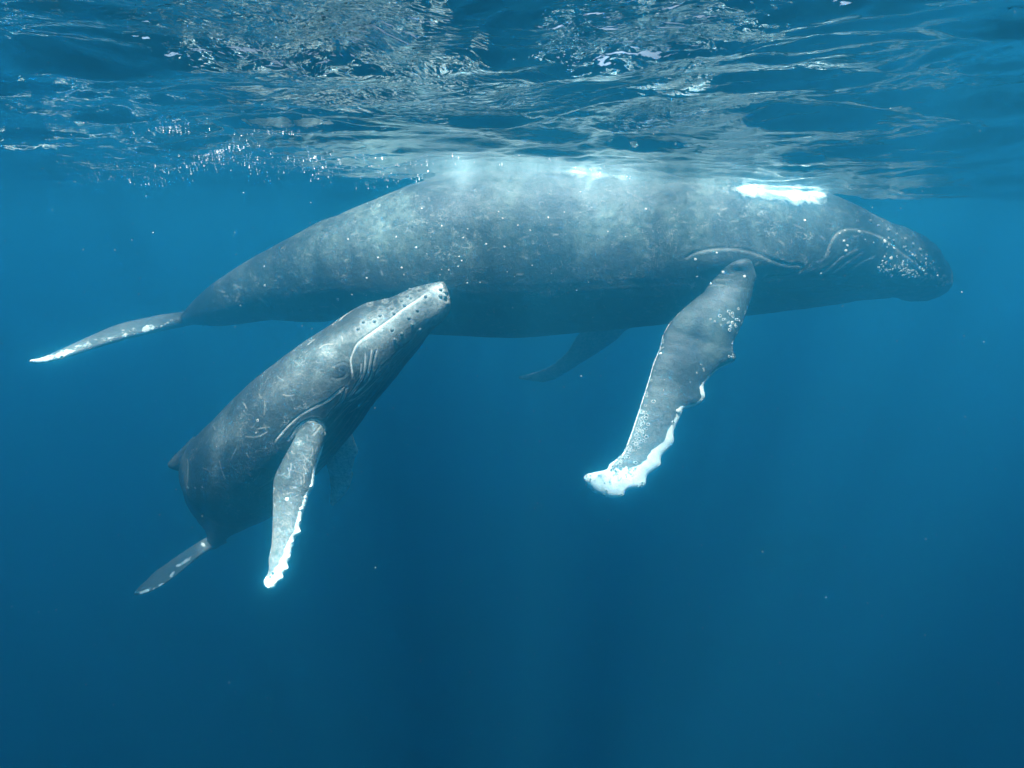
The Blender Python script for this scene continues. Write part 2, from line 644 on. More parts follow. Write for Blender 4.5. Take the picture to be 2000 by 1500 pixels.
# small shared meshes ------------------------------------------------
def ring_mesh(name, prof, seg, mats, split):
    v, f, mi = [], [], []
    for (r, h) in prof:
        for j in range(seg):
            a = 2 * math.pi * j / seg
            k = 1 + .10 * math.sin(a * 3 + r * 9)
            v.append((r * k * math.cos(a), r * k * math.sin(a), h))
    for i in range(len(prof) - 1):
        for j in range(seg):
            k = (j + 1) % seg
            f.append((i * seg + j, i * seg + k, (i + 1) * seg + k, (i + 1) * seg + j))
            mi.append(1 if i >= split else 0)
    f.append(tuple((len(prof) - 1) * seg + j for j in range(seg)))
    mi.append(1 if split < 90 else 0)
    me = bpy.data.meshes.new(name)
    me.from_pydata(v, [], f)
    for m in mats:
        me.materials.append(m)
    me.polygons.foreach_set('material_index', mi if len(mats) > 1 else [0] * len(f))
    me.polygons.foreach_set('use_smooth', [True] * len(f))
    return me


ME_BARN = ring_mesh('barnacle', [(1.05, -.2), (1.0, .18), (.86, .38), (.70, .34), (.62, .06)], 9, [M_SHELL, M_CRATER], 3)
ME_BARN_SOLID = ring_mesh('barnacle_closed', [(1.0, -.2), (.95, .18), (.6, .42), (.25, .5)], 8, [M_SHELL], 99)
ME_KNOB = ring_mesh('tubercle', [(1.25, -.25), (1.0, .12), (.72, .5), (.35, .72)], 9, [M_KNOB], 99)
ME_KNOB_W = ring_mesh('tubercle_white', [(1.25, -.25), (1.0, .12), (.72, .5), (.35, .72)], 9, [M_KNOB_W], 99)


class Whale:
    def __init__(self, root, base, me, co):
        self.root, self.base = root, np.array(base)
        polys = [tuple(p.vertices) for p in me.polygons]
        self.bvh = BVHTree.FromPolygons([tuple(v) for v in co], polys)

    def hit(self, px, py):
        o, d = ray(px, py)
        loc, nrm, i, dist = self.bvh.ray_cast(o, d)
        return (np.array(loc), nrm) if loc is not None else (None, None)

    def stick(self, mesh, name, px, py, rpx, sink=0.0, squash=1.0, nmax=.05):
        loc, nrm = self.hit(px, py)
        if loc is None:
            return None
        o = bpy.data.objects.new(name, mesh)
        COL.objects.link(o)
        o.parent = self.root
        r = rpx * np.linalg.norm(loc - CAM) / F
        if nrm.dot(Vector(CAM) - Vector(loc)) < 0:
            nrm = -nrm
        o.location = loc - self.base - np.array(nrm) * sink * r
        o.rotation_mode = 'QUATERNION'
        q = nrm.to_track_quat('Z', 'Y')
        from mathutils import Quaternion
        o.rotation_quaternion = q @ Quaternion((0, 0, 1), random.uniform(0, 6.28))
        o.scale = (r, r * random.uniform(.8, 1.1), r * squash)
        return o


# ================================================================== MOTHER
YM = 8.9
MB = [  # x, top, bottom, distance, half width
    (352, 617, 633, 9.02, .07), (367, 607, 633, 9.0, .13), (381, 592, 634, 9.0, .19), (410, 566, 636, 8.98, .26), (437, 545, 636, 8.95, .33), (490, 511, 630, 8.92, .45),
    (540, 482, 624, 8.9, .56), (595, 452, 627, 8.9, .66), (632, 431, 627, 8.9, .74), (665, 419, 622, 8.9, .80), (696, 405, 628, 8.9, .86), (770, 374, 642, 8.9, .98),
    (850, 346, 650, 8.9, 1.08), (930, 324, 654, 8.9, 1.15), (1010, 316, 656, 8.9, 1.18), (1130, 316, 648, 8.9, 1.18), (1250, 322, 635, 8.9, 1.15), (1350, 330, 626, 8.9, 1.10),
    (1460, 345, 613, 8.92, 1.04), (1540, 362, 604, 8.95, .97), (1600, 382, 597, 9.0, .92), (1660, 412, 587, 9.05, .84), (1719, 437, 582, 9.1, .76), (1757, 455, 583, 9.15, .68),
    (1790, 478, 587, 9.2, .50), (1815, 501, 579, 9.22, .36), (1833, 522, 570, 9.24, .22), (1845, 540, 563, 9.25, .12), (1850, 549, 559, 9.25, .06),
]
MB = [(x, t, b, y + .85 * max(0.0, min(1.0, (x - 1480) / 370.0)) ** 1.4 + .5 * max(0.0, min(1.0, (620 - x) / 260.0)) ** 1.5, w_) for x, t, b, y, w_ in MB]
A = [P(x, t, y) for x, t, b, y, w_ in MB]
Bv = [P(x, b, y) for x, t, b, y, w_ in MB]
Wd = [w_ for *_, w_ in MB]
body_v, body_f, mC, mL = loft(A, Bv, Wd, 150, 2.15, rim=72)

ML = [(1398, 524), (1386, 545), (1379, 566), (1347, 592), (1312, 625), (1295, 652), (1288, 680), (1277, 706), (1267, 738), (1256, 772), (1244, 810), (1230, 850),
      (1215, 885), (1191, 905), (1186, 915), (1166, 920), (1152, 924), (1142, 926), (1140, 932)]
MR = [(1456, 512), (1470, 530), (1470, 545), (1461, 593), (1447, 635), (1430, 670), (1431, 692), (1435, 705), (1402, 722), (1388, 735), (1372, 756), (1376, 777), (1362, 791),
      (1333, 801), (1331, 808), (1315, 843), (1314, 867), (1291, 893), (1289, 911), (1263, 930), (1258, 951), (1223, 957), (1215, 970), (1187, 972), (1173, 966), (1160, 962), (1148, 948), (1142, 938)]
flip_n = blade(ML, MR, [7.98, 7.77, 7.61, 7.38, 7.14, 6.90, 6.68, 6.45], [.22, .22, .17, .13, .10, .07, .045], centre=[(1425, 522), (1395, 600), (1355, 690), (1308, 780), (1272, 850), (1238, 905), (1195, 940), (1141, 934)])
# root of the near flipper, buried in the body
sh = loft([P(1452, 488, 8.5), P(1464, 503, 8.28), P(1471, 525, 8.0), P(1468, 550, 7.97)], [P(1372, 500, 8.5), P(1376, 515, 8.28), P(1381, 545, 8.0), P(1376, 570, 7.97)],
          [.30, .28, .24, .2], 20, 2.0, rim=20)[:2]
FL = [(1300, 560), (1200, 600), (1150, 632), (1128, 654), (1110, 683), (1090, 703), (1072, 715), (1040, 729), (1022, 731), (1012, 735)]
FR = [(1400, 580), (1300, 620), (1230, 640), (1205, 662), (1167, 689), (1125, 715), (1090, 738), (1060, 747), (1035, 746), (1014, 741)]
flip_f = blade(FL, FR, [9.7, 9.9, 10.3, 10.6, 10.9], [.2, .16, .13, .1, .07, .05, .03])

# flukes: planform in world space around the tail stock
RT0 = P(366, 621, 9.0)


def lobe(side, root, back, down, span, chord, thick, tip_back, n=40, lift=0.0):
    """one tail fluke lobe; back = unit vector towards the tail end, side = +1 towards the camera"""
    back = np.array(back, float)
    back /= np.linalg.norm(back)
    lat = np.array([0, -1.0, 0]) * side
    lat = lat - back * lat.dot(back)
    lat /= np.linalg.norm(lat)
    upv = np.cross(lat, back)
    upv = upv if upv[2] > 0 else -upv
    t = np.linspace(0, 1, n)
    le = tip_back * (t ** 1.15) + .05 * np.sin(t * math.pi)
    te = chord + (tip_back + .02 - chord) * t ** 1.6 - .10 * np.sin(t * math.pi) ** 2 + .03 * np.sin(t * 19) * (1 - t)
    te = np.maximum(te, le + .015)
    zz = lift * t ** 1.5 + down * t
    A_ = root + back * le[:, None] + lat * (span * t)[:, None] + upv * zz[:, None]
    B_ = root + back * te[:, None] + lat * (span * t)[:, None] + upv * (zz * 1.0)[:, None]
    tk = thick * (1 - .85 * t)
    return loft(A_, B_, tk, n * 2, 2.0, airfoil=True, rim=24)[:2]


def lobe_px(le, te, Ys, Yt, thick):
    """a lobe given by its leading and trailing outline in the photograph with a distance for each point"""
    n = 60
    a = catmull([(*p, y) for p, y in zip(le, Ys)], n)
    b = catmull([(*p, y) for p, y in zip(te, Yt)], n)
    A_ = [P(*q) for q in a]
    B_ = [P(*q) for q in b]
    tk = np.interp(np.linspace(0, 1, n), np.linspace(0, 1, len(thick)), thick)
    return loft(A_, B_, tk, n * 2, 2.0, airfoil=True, rim=24)[:2]


lobe_n = lobe_px([(420, 622), (366, 629), (320, 640), (250, 658), (180, 680), (120, 700), (80, 709), (58, 708)],
                 [(400, 606), (330, 616), (290, 622), (235, 634), (180, 655), (120, 682), (80, 698), (56, 702)],
                 [9.4, 9.4, 9.15, 8.8, 8.4, 8.1, 7.9, 7.8], [9.5, 9.7, 9.6, 9.35, 8.85, 8.3, 8.0, 7.82], [.13, .10, .085, .07, .055, .04, .03])
lobe_f = lobe_px([(420, 622), (380, 618), (352, 622), (342, 624), (336, 626), (334, 627)],
                 [(400, 606), (330, 618), (312, 622), (308, 623), (318, 625), (330, 627)],
                 [9.4, 9.5, 9.85, 10.3, 10.7, 10.9], [9.5, 9.65, 9.85, 10.2, 10.6, 10.85], [.13, .10, .08, .06, .04, .03])

me, co, no, pid = fuse('body', [(body_v, body_f), flip_n, flip_f, lobe_n, lobe_f, sh], 0.018, 8)
px, py = proj(co)
near = (np.einsum('ij,ij->i', no, CAM - co) > -0.05)
isb = ((pid == 0) | (pid == 5)) & near
isf = (pid == 1) & near
N1 = fbm(co, 2.2, 3, 4)
N2 = fbm(co, 7.0, 11, 3)
disp = np.zeros(len(co))
scar = np.zeros(len(co))
white = np.zeros(len(co))
# body lies in soft folds; throat pleats run along the belly from the chin back
disp += (fbm(co * [1, 1, 1.5], 1.2, 41, 3) - .5) * .035 * (pid == 0)
disp += (fbm(co, 5.0, 45, 2) - .5) * (.010 + .05 * smooth01(px, 1680, 1760) * (pid == 0))
mid = np.interp(px, [m[0] for m in MB], [.5 * (m[1] + m[2]) for m in MB])
half = np.interp(px, [m[0] for m in MB], [.5 * (m[2] - m[1]) for m in MB])
vv = (py - mid) / np.maximum(half, 1)                       # -1 back .. +1 belly
pleat = smooth01(px, 1000, 1250) * smooth01(vv, .35, .6) * (pid == 0) * (1 - smooth01(px, 1790, 1850))
ph = vv * 8.5 * math.pi + (fbm(co * [.3, 1, 1], 1.0, 8, 2) - .5) * 3
disp -= pleat * (.005 + .012 * smooth01(px, 1470, 1560)) * np.clip(np.cos(ph) * 1.6 - .3, 0, 1)

m_lines = [  # (polyline in px, width, groove depth, pale)
    ([(1612, 500), (1618, 480), (1628, 462), (1644, 450), (1663, 448), (1684, 452), (1708, 461), (1726, 470), (1760, 492), (1800, 520), (1830, 545), (1850, 556)], 2.6, .020, .16),
    ([(1601, 534), (1617, 522), (1641, 500), (1668, 486)], 2.0, .018, .28), ([(1628, 529), (1652, 508), (1679, 492)], 2.0, .018, .12), ([(1658, 526), (1676, 511), (1702, 500)], 2.2, .016, .30),
    ([(1340, 503), (1352, 495), (1369, 490), (1397, 486), (1432, 486), (1467, 493), (1505, 507), (1537, 516), (1561, 517), (1566, 524), (1547, 537), (1495, 545)], 2.4, .028, .14),
    ([(1702, 541), (1740, 552), (1780, 560), (1820, 563), (1852, 560)], 3.0, .045, .0),
    ([(1388, 541), (1406, 537), (1432, 537)], 1.4, .008, .10), ([(1384, 550), (1402, 546), (1424, 547)], 1.4, .008, .08),
    ([(1382, 560), (1398, 556), (1414, 557)], 1.6, .012, .08),
]
for pts, wd, dep, pale in m_lines:
    pts = smooth_poly(pts)
    sel = np.where(near & (pid != 2))[0]
    d, par = poly_dist(px[sel], py[sel], pts)
    g = np.exp(-(d / wd) ** 2)
    disp[sel] -= dep * .5 * g
    disp[sel] += dep * .12 * np.exp(-((d - wd * 2.2) / (wd * 1.6)) ** 2)
    scar[sel] = np.maximum(scar[sel], pale * np.exp(-(d / (wd * .8)) ** 2) * (.5 + N2[sel]))
# the cheek and lip stand slightly proud
d = np.hypot((px - 1680) / 60, (py - 490) / 45)
disp += .05 * np.exp(-d ** 2) * isb
d = np.hypot((px - 1445) / 95, (py - 508) / 30)
disp += .06 * np.exp(-d ** 2) * (isb | (isf & (py < 560)))
# fine pale scratches, mostly along the flank
RS = random.Random(5)
for k in range(150):
    x0, v0 = RS.uniform(420, 1800), RS.uniform(-.6, .95)
    y0 = float(np.interp(x0, [m[0] for m in MB], [.5 * (m[1] + m[2]) for m in MB]) + v0 * np.interp(x0, [m[0] for m in MB], [.5 * (m[2] - m[1]) for m in MB]))
    a, L_ = RS.gauss(.15, .5), RS.uniform(4, 16)
    sel = np.where(isb & (np.abs(px - x0) < 22) & (np.abs(py - y0) < 22))[0]
    if len(sel) == 0:
        continue
    d, par = poly_dist(px[sel], py[sel], [(x0, y0), (x0 + L_ * math.cos(a), y0 + L_ * math.sin(a))])
    scar[sel] = np.maximum(scar[sel], RS.uniform(.05, .2) * np.exp(-(d / 1.3) ** 2))
# near flipper: white leading edge widening to an all white tip, thin white trailing edge
sel = np.where(pid == 1)[0]
dr, pr = poly_dist(px[sel], py[sel], MR)
dl, pl = poly_dist(px[sel], py[sel], ML)
yv = py[sel]
wr = np.interp(yv, [700, 722, 760, 800, 830, 870, 900, 925, 945, 980], [0, 3, 5, 7, 8, 19, 27, 25, 22, 26])
wr = wr * np.interp(yv, [775, 785, 800, 812], [1, .6, 1.5, 1])
wl = np.interp(yv, [600, 690, 800, 850, 900, 925], [0, 2, 3, 4, 5, 9])
white[sel] = np.clip(np.maximum((wr - dr) / 10.0 + .5, (wl - dl) / 5.0 + .5), 0, 1.2) * (yv > 600)
white[sel] = np.maximum(white[sel], smooth01(yv, 946, 966) * 1.2)
white[sel] = np.maximum(white[sel], .58 * smooth01(yv, 885, 925))
white[sel] = np.maximum(white[sel], smooth01(-px[sel], -1172, -1156) * 1.1 * (yv > 915))
fl = (pid == 3)
dle, _ = poly_dist(px, py, [(350, 627), (300, 638), (250, 652), (180, 672), (120, 693), (80, 704), (58, 706)])
white = np.where(fl, np.clip(.74 - dle / 22.0, 0, 1) * smooth01(N2, .38, .6) * smooth01(-px, -360, -300), white)
dff, _ = poly_dist(px, py, FL)
white = np.where(pid == 2, np.clip(.9 - dff / 3.0, 0, 1) * (py > 660), white)
# the pale mottling covers the back and upper flank and thins out towards the belly
mottle = np.where(pid == 0, .12 + .95 * (1 - smooth01(vv + (N1 - .5) * .9, -.25, .35)) * smooth01(px, 380, 620) * (1 - .55 * smooth01(px, 1480, 1650)), .45)
mottle = np.where(isf, .6, mottle)
co = co + no * disp[:, None]
BASE_M = np.array([0.8, 8.9, -1.2])
mother = empty('humpback_whale', BASE_M, 'huge adult humpback whale stretched just below the surface, white-edged flipper hanging down', 'whale', 'humpback whales')
pale = .55 * (pid == 2) + .18 * isf * smooth01(py, 740, 860)
pale = pale + .2 * fl * smooth01(-px, -350, -280)
put_attrs(me, co, BASE_M, white=white, scar=scar, mottle=mottle, pale=pale, scratchy=.7 * (pid == 0))
me.materials.clear()
me.materials.append(M_MOTHER)
mbody = bpy.data.objects.new('body', me)
COL.objects.link(mbody)
mbody.parent = mother
WM = Whale(mother, BASE_M, me, co)

# barnacles -----------------------------------------------------------
def barn(wh, px_, py_, r, closed=False, squash=1.0):
    return wh.stick(ME_BARN_SOLID if closed else ME_BARN, 'barnacle', px_, py_, r, 0, squash)


RB = random.Random(11)
n_b = 0
for k in range(105):                                          # dense band along the upper lip to the snout
    u = RB.random()
    x0 = 1713 + u * 130
    y0 = 524 + u * 22 + RB.gauss(0, 7.5)
    barn(WM, x0, y0, RB.uniform(1.2, 2.6), RB.random() < .3)
for k in range(42):                                           # thinner above it
    x0 = RB.uniform(1725, 1835)
    lo = np.interp(x0, [1725, 1790, 1835], [455, 490, 525])
    barn(WM, x0, RB.uniform(lo, 530), RB.uniform(1.0, 2.2), RB.random() < .4)
for (x0, y0, r) in ((1648, 471, 3), (1655, 480, 2.6), (1652, 490, 3), (1678, 453, 3.2), (1728, 472, 4), (1740, 505, 4), (1746, 485, 2.8), (1782, 498, 2.6), (1603, 534, 2.4), (1650, 450, 2.2),
                    (1640, 456, 1.8), (1706, 474, 1.8), (1690, 468, 1.6)):
    barn(WM, x0, y0, r, True)
for (x0, y0, r) in ((1700, 432, 3.5), (1716, 441, 3), (1735, 450, 3.6), (1752, 458, 3), (1768, 467, 3.5), (1783, 477, 3), (1797, 488, 3.4), (1809, 499, 3), (1822, 512, 3.2), (1834, 525, 2.6), (1845, 541, 3.4), (1848, 553, 4),
                    (1745, 470, 3), (1765, 484, 3), (1788, 500, 3)):
    WM.stick(ME_KNOB, 'tubercle', x0, y0, r, .0, 1.1)
# round white spots on the flank (pixel positions read off the photograph)
O4 = [(228, 535), (332, 752), (497, 521), (527, 694), (608, 581), (751, 460), (667, 617), (768, 618), (848, 632), (862, 655), (843, 687), (740, 733), (896, 478), (870, 527), (1091, 418), (1176, 457), (1244, 485),
      (1345, 413), (1435, 383), (1678, 492), (1890, 366), (998, 562), (1101, 577), (1363, 727), (1776, 520), (1525, 270), (539, 733), (395, 638), (1503, 820), (1146, 917), (1156, 744), (1117, 717), (790, 706), (965, 778),
      (892, 780), (1068, 381), (640, 362), (1570, 775), (1255, 682), (1595, 970), (250, 845), (330, 848)]
for (cx, cy) in O4:
    barn(WM, 600 + cx / 2.857, 280 + cy / 2.857, RB.uniform(1.0, 2.4), True, .5)
for (x0, y0) in ((516, 520), (517, 558), (740, 617), (1358, 507), (1400, 494), (1572, 430), (1388, 554), (1412, 532), (1361, 541), (1290, 690), (660, 585), (470, 598), (1454, 540)):
    barn(WM, x0, y0, RB.uniform(2, 3.2), True, .5)
# flipper
for (cx, cy, r) in ((805, 295, 2.4), (765, 410, 2.6), (765, 440, 2.8), (825, 490, 4.2), (755, 525, 2.6), (760, 620, 4.2), (760, 815, 4), (1055, 575, 6.5), (1262, 150, 1.6), (1285, 190, 2), (1290, 205, 2), (1225, 225, 1.8), (835, 207, 1.8),
                    (1163, 310, 1.4), (1005, 680, 3.4), (660, 1050, 4)):
    barn(WM, 1100 + cx / 4.687, 680 + cy / 4.687, r, r > 6)
for (cx, cy) in ((1550, 80), (715, 1260), (390, 1335), (545, 1348), (268, 1300), (212, 1170), (1275, 480), (885, 1080), (225, 1215)):
    for k in range(7):
        barn(WM, 1100 + (cx + RB.gauss(0, 14)) / 4.687, 680 + (cy + RB.gauss(0, 14)) / 4.687, RB.uniform(1.3, 2.6))
for k in range(95):
    t = RB.random()
    cx = np.interp(t, [0, .25, .5, .75, 1], [715, 690, 650, 560, 430]) + abs(RB.gauss(0, 1)) * (20 + 60 * t * (1 - t) * 2) - 6
    cy = np.interp(t, [0, .25, .5, .75, 1], [590, 720, 850, 960, 1120]) + RB.gauss(0, 12)
    barn(WM, 1100 + cx / 4.687, 680 + cy / 4.687, RB.uniform(2.2, 4.2))
for k in range(26):
    barn(WM, RB.gauss(1422, 16), RB.gauss(628, 11), RB.uniform(1.8, 3.4))
for k in range(12):
    barn(WM, RB.gauss(1292, 3), RB.uniform(655, 690), RB.uniform(1.2, 2.2))
for k in range(46):                                           # along the fluke edge
    u = RB.random()
    x0 = 70 + 270 * u
    y0 = np.interp(x0, [58, 80, 120, 180, 250, 320, 366], [704, 702, 692, 671, 650, 634, 624]) + RB.gauss(0, 4)
    barn(WM, x0, y0, RB.uniform(1.2, 2.8), RB.random() < .5)

# sunlit glare painted as thin pale shells where the back meets the surface
def glare_mat(name, stops, colour):
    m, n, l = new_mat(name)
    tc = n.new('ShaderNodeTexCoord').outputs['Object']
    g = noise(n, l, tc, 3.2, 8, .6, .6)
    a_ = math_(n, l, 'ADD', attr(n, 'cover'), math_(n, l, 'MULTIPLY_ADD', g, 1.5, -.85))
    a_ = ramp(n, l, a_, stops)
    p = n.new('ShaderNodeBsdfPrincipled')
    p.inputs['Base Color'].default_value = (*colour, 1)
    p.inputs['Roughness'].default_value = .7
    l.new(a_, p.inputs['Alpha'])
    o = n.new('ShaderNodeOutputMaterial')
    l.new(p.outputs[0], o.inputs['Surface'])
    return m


M_GLARE = glare_mat('sun_glare', [(.22, 0.0), (.72, 1.0)], (.40, .44, .42))
M_VEIL = glare_mat('glare_veil', [(.05, 0.0), (1.0, .7)], (.17, .20, .195))


def glare_patch(xs, top, bot, label, gain=1.0, mat_=None):
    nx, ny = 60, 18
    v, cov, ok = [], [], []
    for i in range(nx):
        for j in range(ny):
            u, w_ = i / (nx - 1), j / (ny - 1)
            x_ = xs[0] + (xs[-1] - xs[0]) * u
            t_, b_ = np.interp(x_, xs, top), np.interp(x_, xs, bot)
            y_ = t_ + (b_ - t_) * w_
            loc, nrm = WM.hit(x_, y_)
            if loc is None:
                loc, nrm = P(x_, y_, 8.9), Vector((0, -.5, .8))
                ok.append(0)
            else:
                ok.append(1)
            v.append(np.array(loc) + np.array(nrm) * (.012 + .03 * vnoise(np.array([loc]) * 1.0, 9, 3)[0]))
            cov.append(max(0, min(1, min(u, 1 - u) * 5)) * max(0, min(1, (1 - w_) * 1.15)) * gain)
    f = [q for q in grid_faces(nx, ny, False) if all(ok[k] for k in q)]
    ob_ = mesh_obj('sun_glare' if mat_ is None else 'glare_veil', v, f, mat_ or M_GLARE)
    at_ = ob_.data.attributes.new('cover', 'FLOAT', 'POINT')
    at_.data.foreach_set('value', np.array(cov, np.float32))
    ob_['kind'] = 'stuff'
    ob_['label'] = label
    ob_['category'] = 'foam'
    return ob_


glare_patch([1405, 1430, 1480, 1540, 1590, 1635], [362, 358, 356, 362, 374, 394], [384, 396, 412, 418, 410, 404], 'bright painted sun glare on the back of the adult whale behind its head')
glare_patch([1010, 1060, 1110, 1150, 1190, 1250], [316, 314, 316, 322, 335, 352], [352, 364, 372, 370, 366, 364], 'painted sun glare on the middle of the adult whale back', .8)
glare_patch([760, 850, 950, 1060, 1200, 1330, 1440], [352, 325, 308, 308, 322, 335, 352], [400, 392, 398, 402, 396, 398, 404], 'thin veil of painted glare along the top of the adult whale back', .9, M_VEIL)

# ================================================================== CALF
CB = [  # dorsal x,y  ventral x,y  distance  half width
    ((872, 562), (879, 584), 5.62, .05), ((866, 550), (880, 604), 5.62, .11), ((847, 552), (868, 624), 5.62, .17), ((819, 558), (850, 640), 5.62, .23), ((793, 568), (836, 655), 5.62, .28), ((763, 582), (819, 680), 5.62, .34),
    ((732, 589), (793, 711), 5.62, .40), ((706, 596), (768, 744), 5.62, .46), ((667, 619), (743, 774), 5.64, .51), ((641, 637), (717, 805), 5.66, .55), ((603, 662), (694, 838), 5.7, .59),
    ((565, 690), (668, 870), 5.75, .62), ((530, 716), (645, 897), 5.8, .64), ((490, 748), (622, 922), 5.9, .65), ((450, 788), (598, 950), 6.02, .65), ((412, 825), (570, 978), 6.16, .64),
    ((385, 855), (540, 998), 6.32, .58), ((373, 895), (515, 1011), 6.5, .42), ((372, 938), (492, 1023), 6.7, .32), ((386, 973), (468, 1035), 6.9, .23), ((401, 1004), (450, 1046), 7.1, .16),
    ((410, 1032), (436, 1060), 7.3, .11), ((411, 1050), (424, 1070), 7.5, .08),
]
A = [P(*d_, y) for d_, v_, y, w_ in CB]
Bv = [P(*v_, y) for d_, v_, y, w_ in CB]
Wc = [c[3] for c in CB]
cbody = loft(A, Bv, Wc, 130, 2.15, rim=72)
CL = [(594, 826), (585, 838), (566, 873), (552, 900), (541, 922), (534, 945), (533, 990), (531, 1032), (529, 1066), (524, 1091), (524, 1114), (515, 1134), (516, 1142)]
CR = [(622, 822), (634, 838), (635, 853), (628, 881), (617, 914), (612, 944), (611, 951), (601, 967), (600, 976), (595, 992), (591, 1002), (589, 1012), (588, 1022), (585, 1029), (588, 1040), (578, 1049), (575, 1058), (573, 1066), (570, 1075),
      (568, 1090), (562, 1099), (564, 1111), (553, 1120), (554, 1130), (542, 1138), (538, 1146), (530, 1150), (520, 1147)]
cflip = blade(CL, CR, [5.22, 4.95, 4.7, 4.45], [.09, .10, .085, .07, .055, .04, .028], centre=[(608, 824), (600, 860), (578, 915), (568, 970), (558, 1030), (545, 1090), (532, 1135), (518, 1146)])
csh = loft([P(612, 800, 5.55), P(622, 816, 5.35), P(634, 838, 5.22), P(636, 856, 5.18)], [P(575, 830, 5.55), P(590, 835, 5.35), P(588, 845, 5.22), P(580, 858, 5.18)], [.14, .13, .11, .09], 16, 2.0, rim=18)[:2]
cff = blade([(610, 860), (630, 890), (640, 920), (645, 950), (644, 975), (645, 984)], [(680, 820), (693, 862), (700, 880), (694, 895), (688, 918), (690, 926), (686, 942), (684, 948), (680, 958), (670, 970), (660, 980), (650, 988)],
            [6.35, 6.5, 6.6, 6.7], [.07, .07, .05, .03, .02])
cfin = loft([P(380, 852, 6.36), P(354, 878, 6.30), P(338, 893, 6.26), P(327, 905, 6.24)], [P(395, 940, 6.55), P(364, 926, 6.40), P(347, 920, 6.28), P(330, 913, 6.24)], [.10, .07, .05, .03], 20, 2.0, rim=14)[:2]
clobe = lobe_px([(440, 1060), (412, 1070), (392, 1082), (356, 1113), (331, 1133), (300, 1152), (275, 1161), (264, 1160)],
                [(420, 1046), (398, 1054), (385, 1062), (356, 1080), (322, 1104), (300, 1119), (280, 1138), (263, 1156)],
                [7.25, 7.25, 7.15, 6.95, 6.85, 6.75, 6.7, 6.66], [7.4, 7.5, 7.55, 7.6, 7.5, 7.2, 6.9, 6.7], [.07, .055, .045, .04, .03, .02])
clobf = lobe_px([(440, 1060), (430, 1062), (420, 1066), (410, 1072)], [(415, 1046), (400, 1056), (396, 1064), (402, 1073)], [7.3, 7.5, 7.9, 8.3], [7.4, 7.55, 7.9, 8.25], [.06, .045, .035, .02])
me, co, no, pid = fuse('body', [cbody[:2], cflip, cff, cfin, clobe, clobf, csh], 0.0068, 5)
px, py = proj(co)
near = (np.einsum('ij,ij->i', no, CAM - co) > -0.03)
isb = ((pid == 0) | (pid == 6)) & near
N1 = fbm(co, 4.0, 3, 4)
N2 = fbm(co, 14.0, 11, 3)
disp = (fbm(co, 3.0, 41, 3) - .5) * .016 + (fbm(co, 11, 45, 2) - .5) * .004
scar = np.zeros(len(co))
white = np.zeros(len(co))


def cA(x, y):
    return (540 + x / 3.947, 520 + y / 3.947)


def cBp(x, y):
    return (300 + x / 3.571, 780 + y / 3.571)


lines = [
    ([cA(*q) for q in ((1180, 190), (1100, 250), (980, 330), (850, 430), (750, 500), (680, 550), (620, 600), (590, 660), (572, 720), (580, 790), (585, 850), (570, 890))], 1.4, .009, .6),
    ([cA(*q) for q in ((540, 920), (470, 970), (400, 1030), (300, 1080), (180, 1150), (80, 1240), (0, 1330))] + [cBp(900, 230), cBp(865, 270), cBp(832, 320)], 1.2, .009, .7),
    ([cA(*q) for q in ((545, 920), (500, 1040), (430, 1120), (380, 1190))], 1.2, .010, .45),
    ([cA(*q) for q in ((685, 650), (680, 770), (660, 840), (640, 880), (590, 960), (550, 1010))], 1.2, .009, .7),
    ([cA(*q) for q in ((655, 740), (650, 800), (640, 860))], 1.1, .007, .4),
    ([cA(*q) for q in ((735, 625), (722, 720), (700, 820), (670, 900))], 1.2, .009, .8),
    ([cA(*q) for q in ((780, 620), (752, 720), (735, 830), (690, 910), (590, 1000))], 1.2, .009, .85),
    ([cA(*q) for q in ((800, 765), (775, 820), (755, 860))], 1.2, .008, .6),
    ([cA(*q) for q in ((880, 740), (850, 800), (750, 900), (640, 1000), (540, 1050), (500, 1060))], 1.1, .008, .55),
    ([cA(*q) for q in ((690, 980), (580, 1060), (480, 1160), (430, 1220))], 1.0, .008, .35),
    ([cA(*q) for q in ((720, 1030), (650, 1080), (550, 1140))], 1.0, .007, .3),
    ([cBp(930, 300), cBp(960, 260), cBp(1000, 200), cBp(1060, 155), cBp(1110, 142), cBp(1160, 160), cBp(1196, 200), cBp(1196, 260)], 1.5, .010, .8),
    ([cA(*q) for q in ((480, 425), (520, 380), (600, 325))], 1.1, .003, .25),
    ([cA(*q) for q in ((420, 850), (460, 868), (520, 850), (555, 810))], 1.2, .004, .08),
    ([cA(*q) for q in ((440, 775), (475, 755), (530, 745), (560, 768))], 1.2, .004, .05),
]
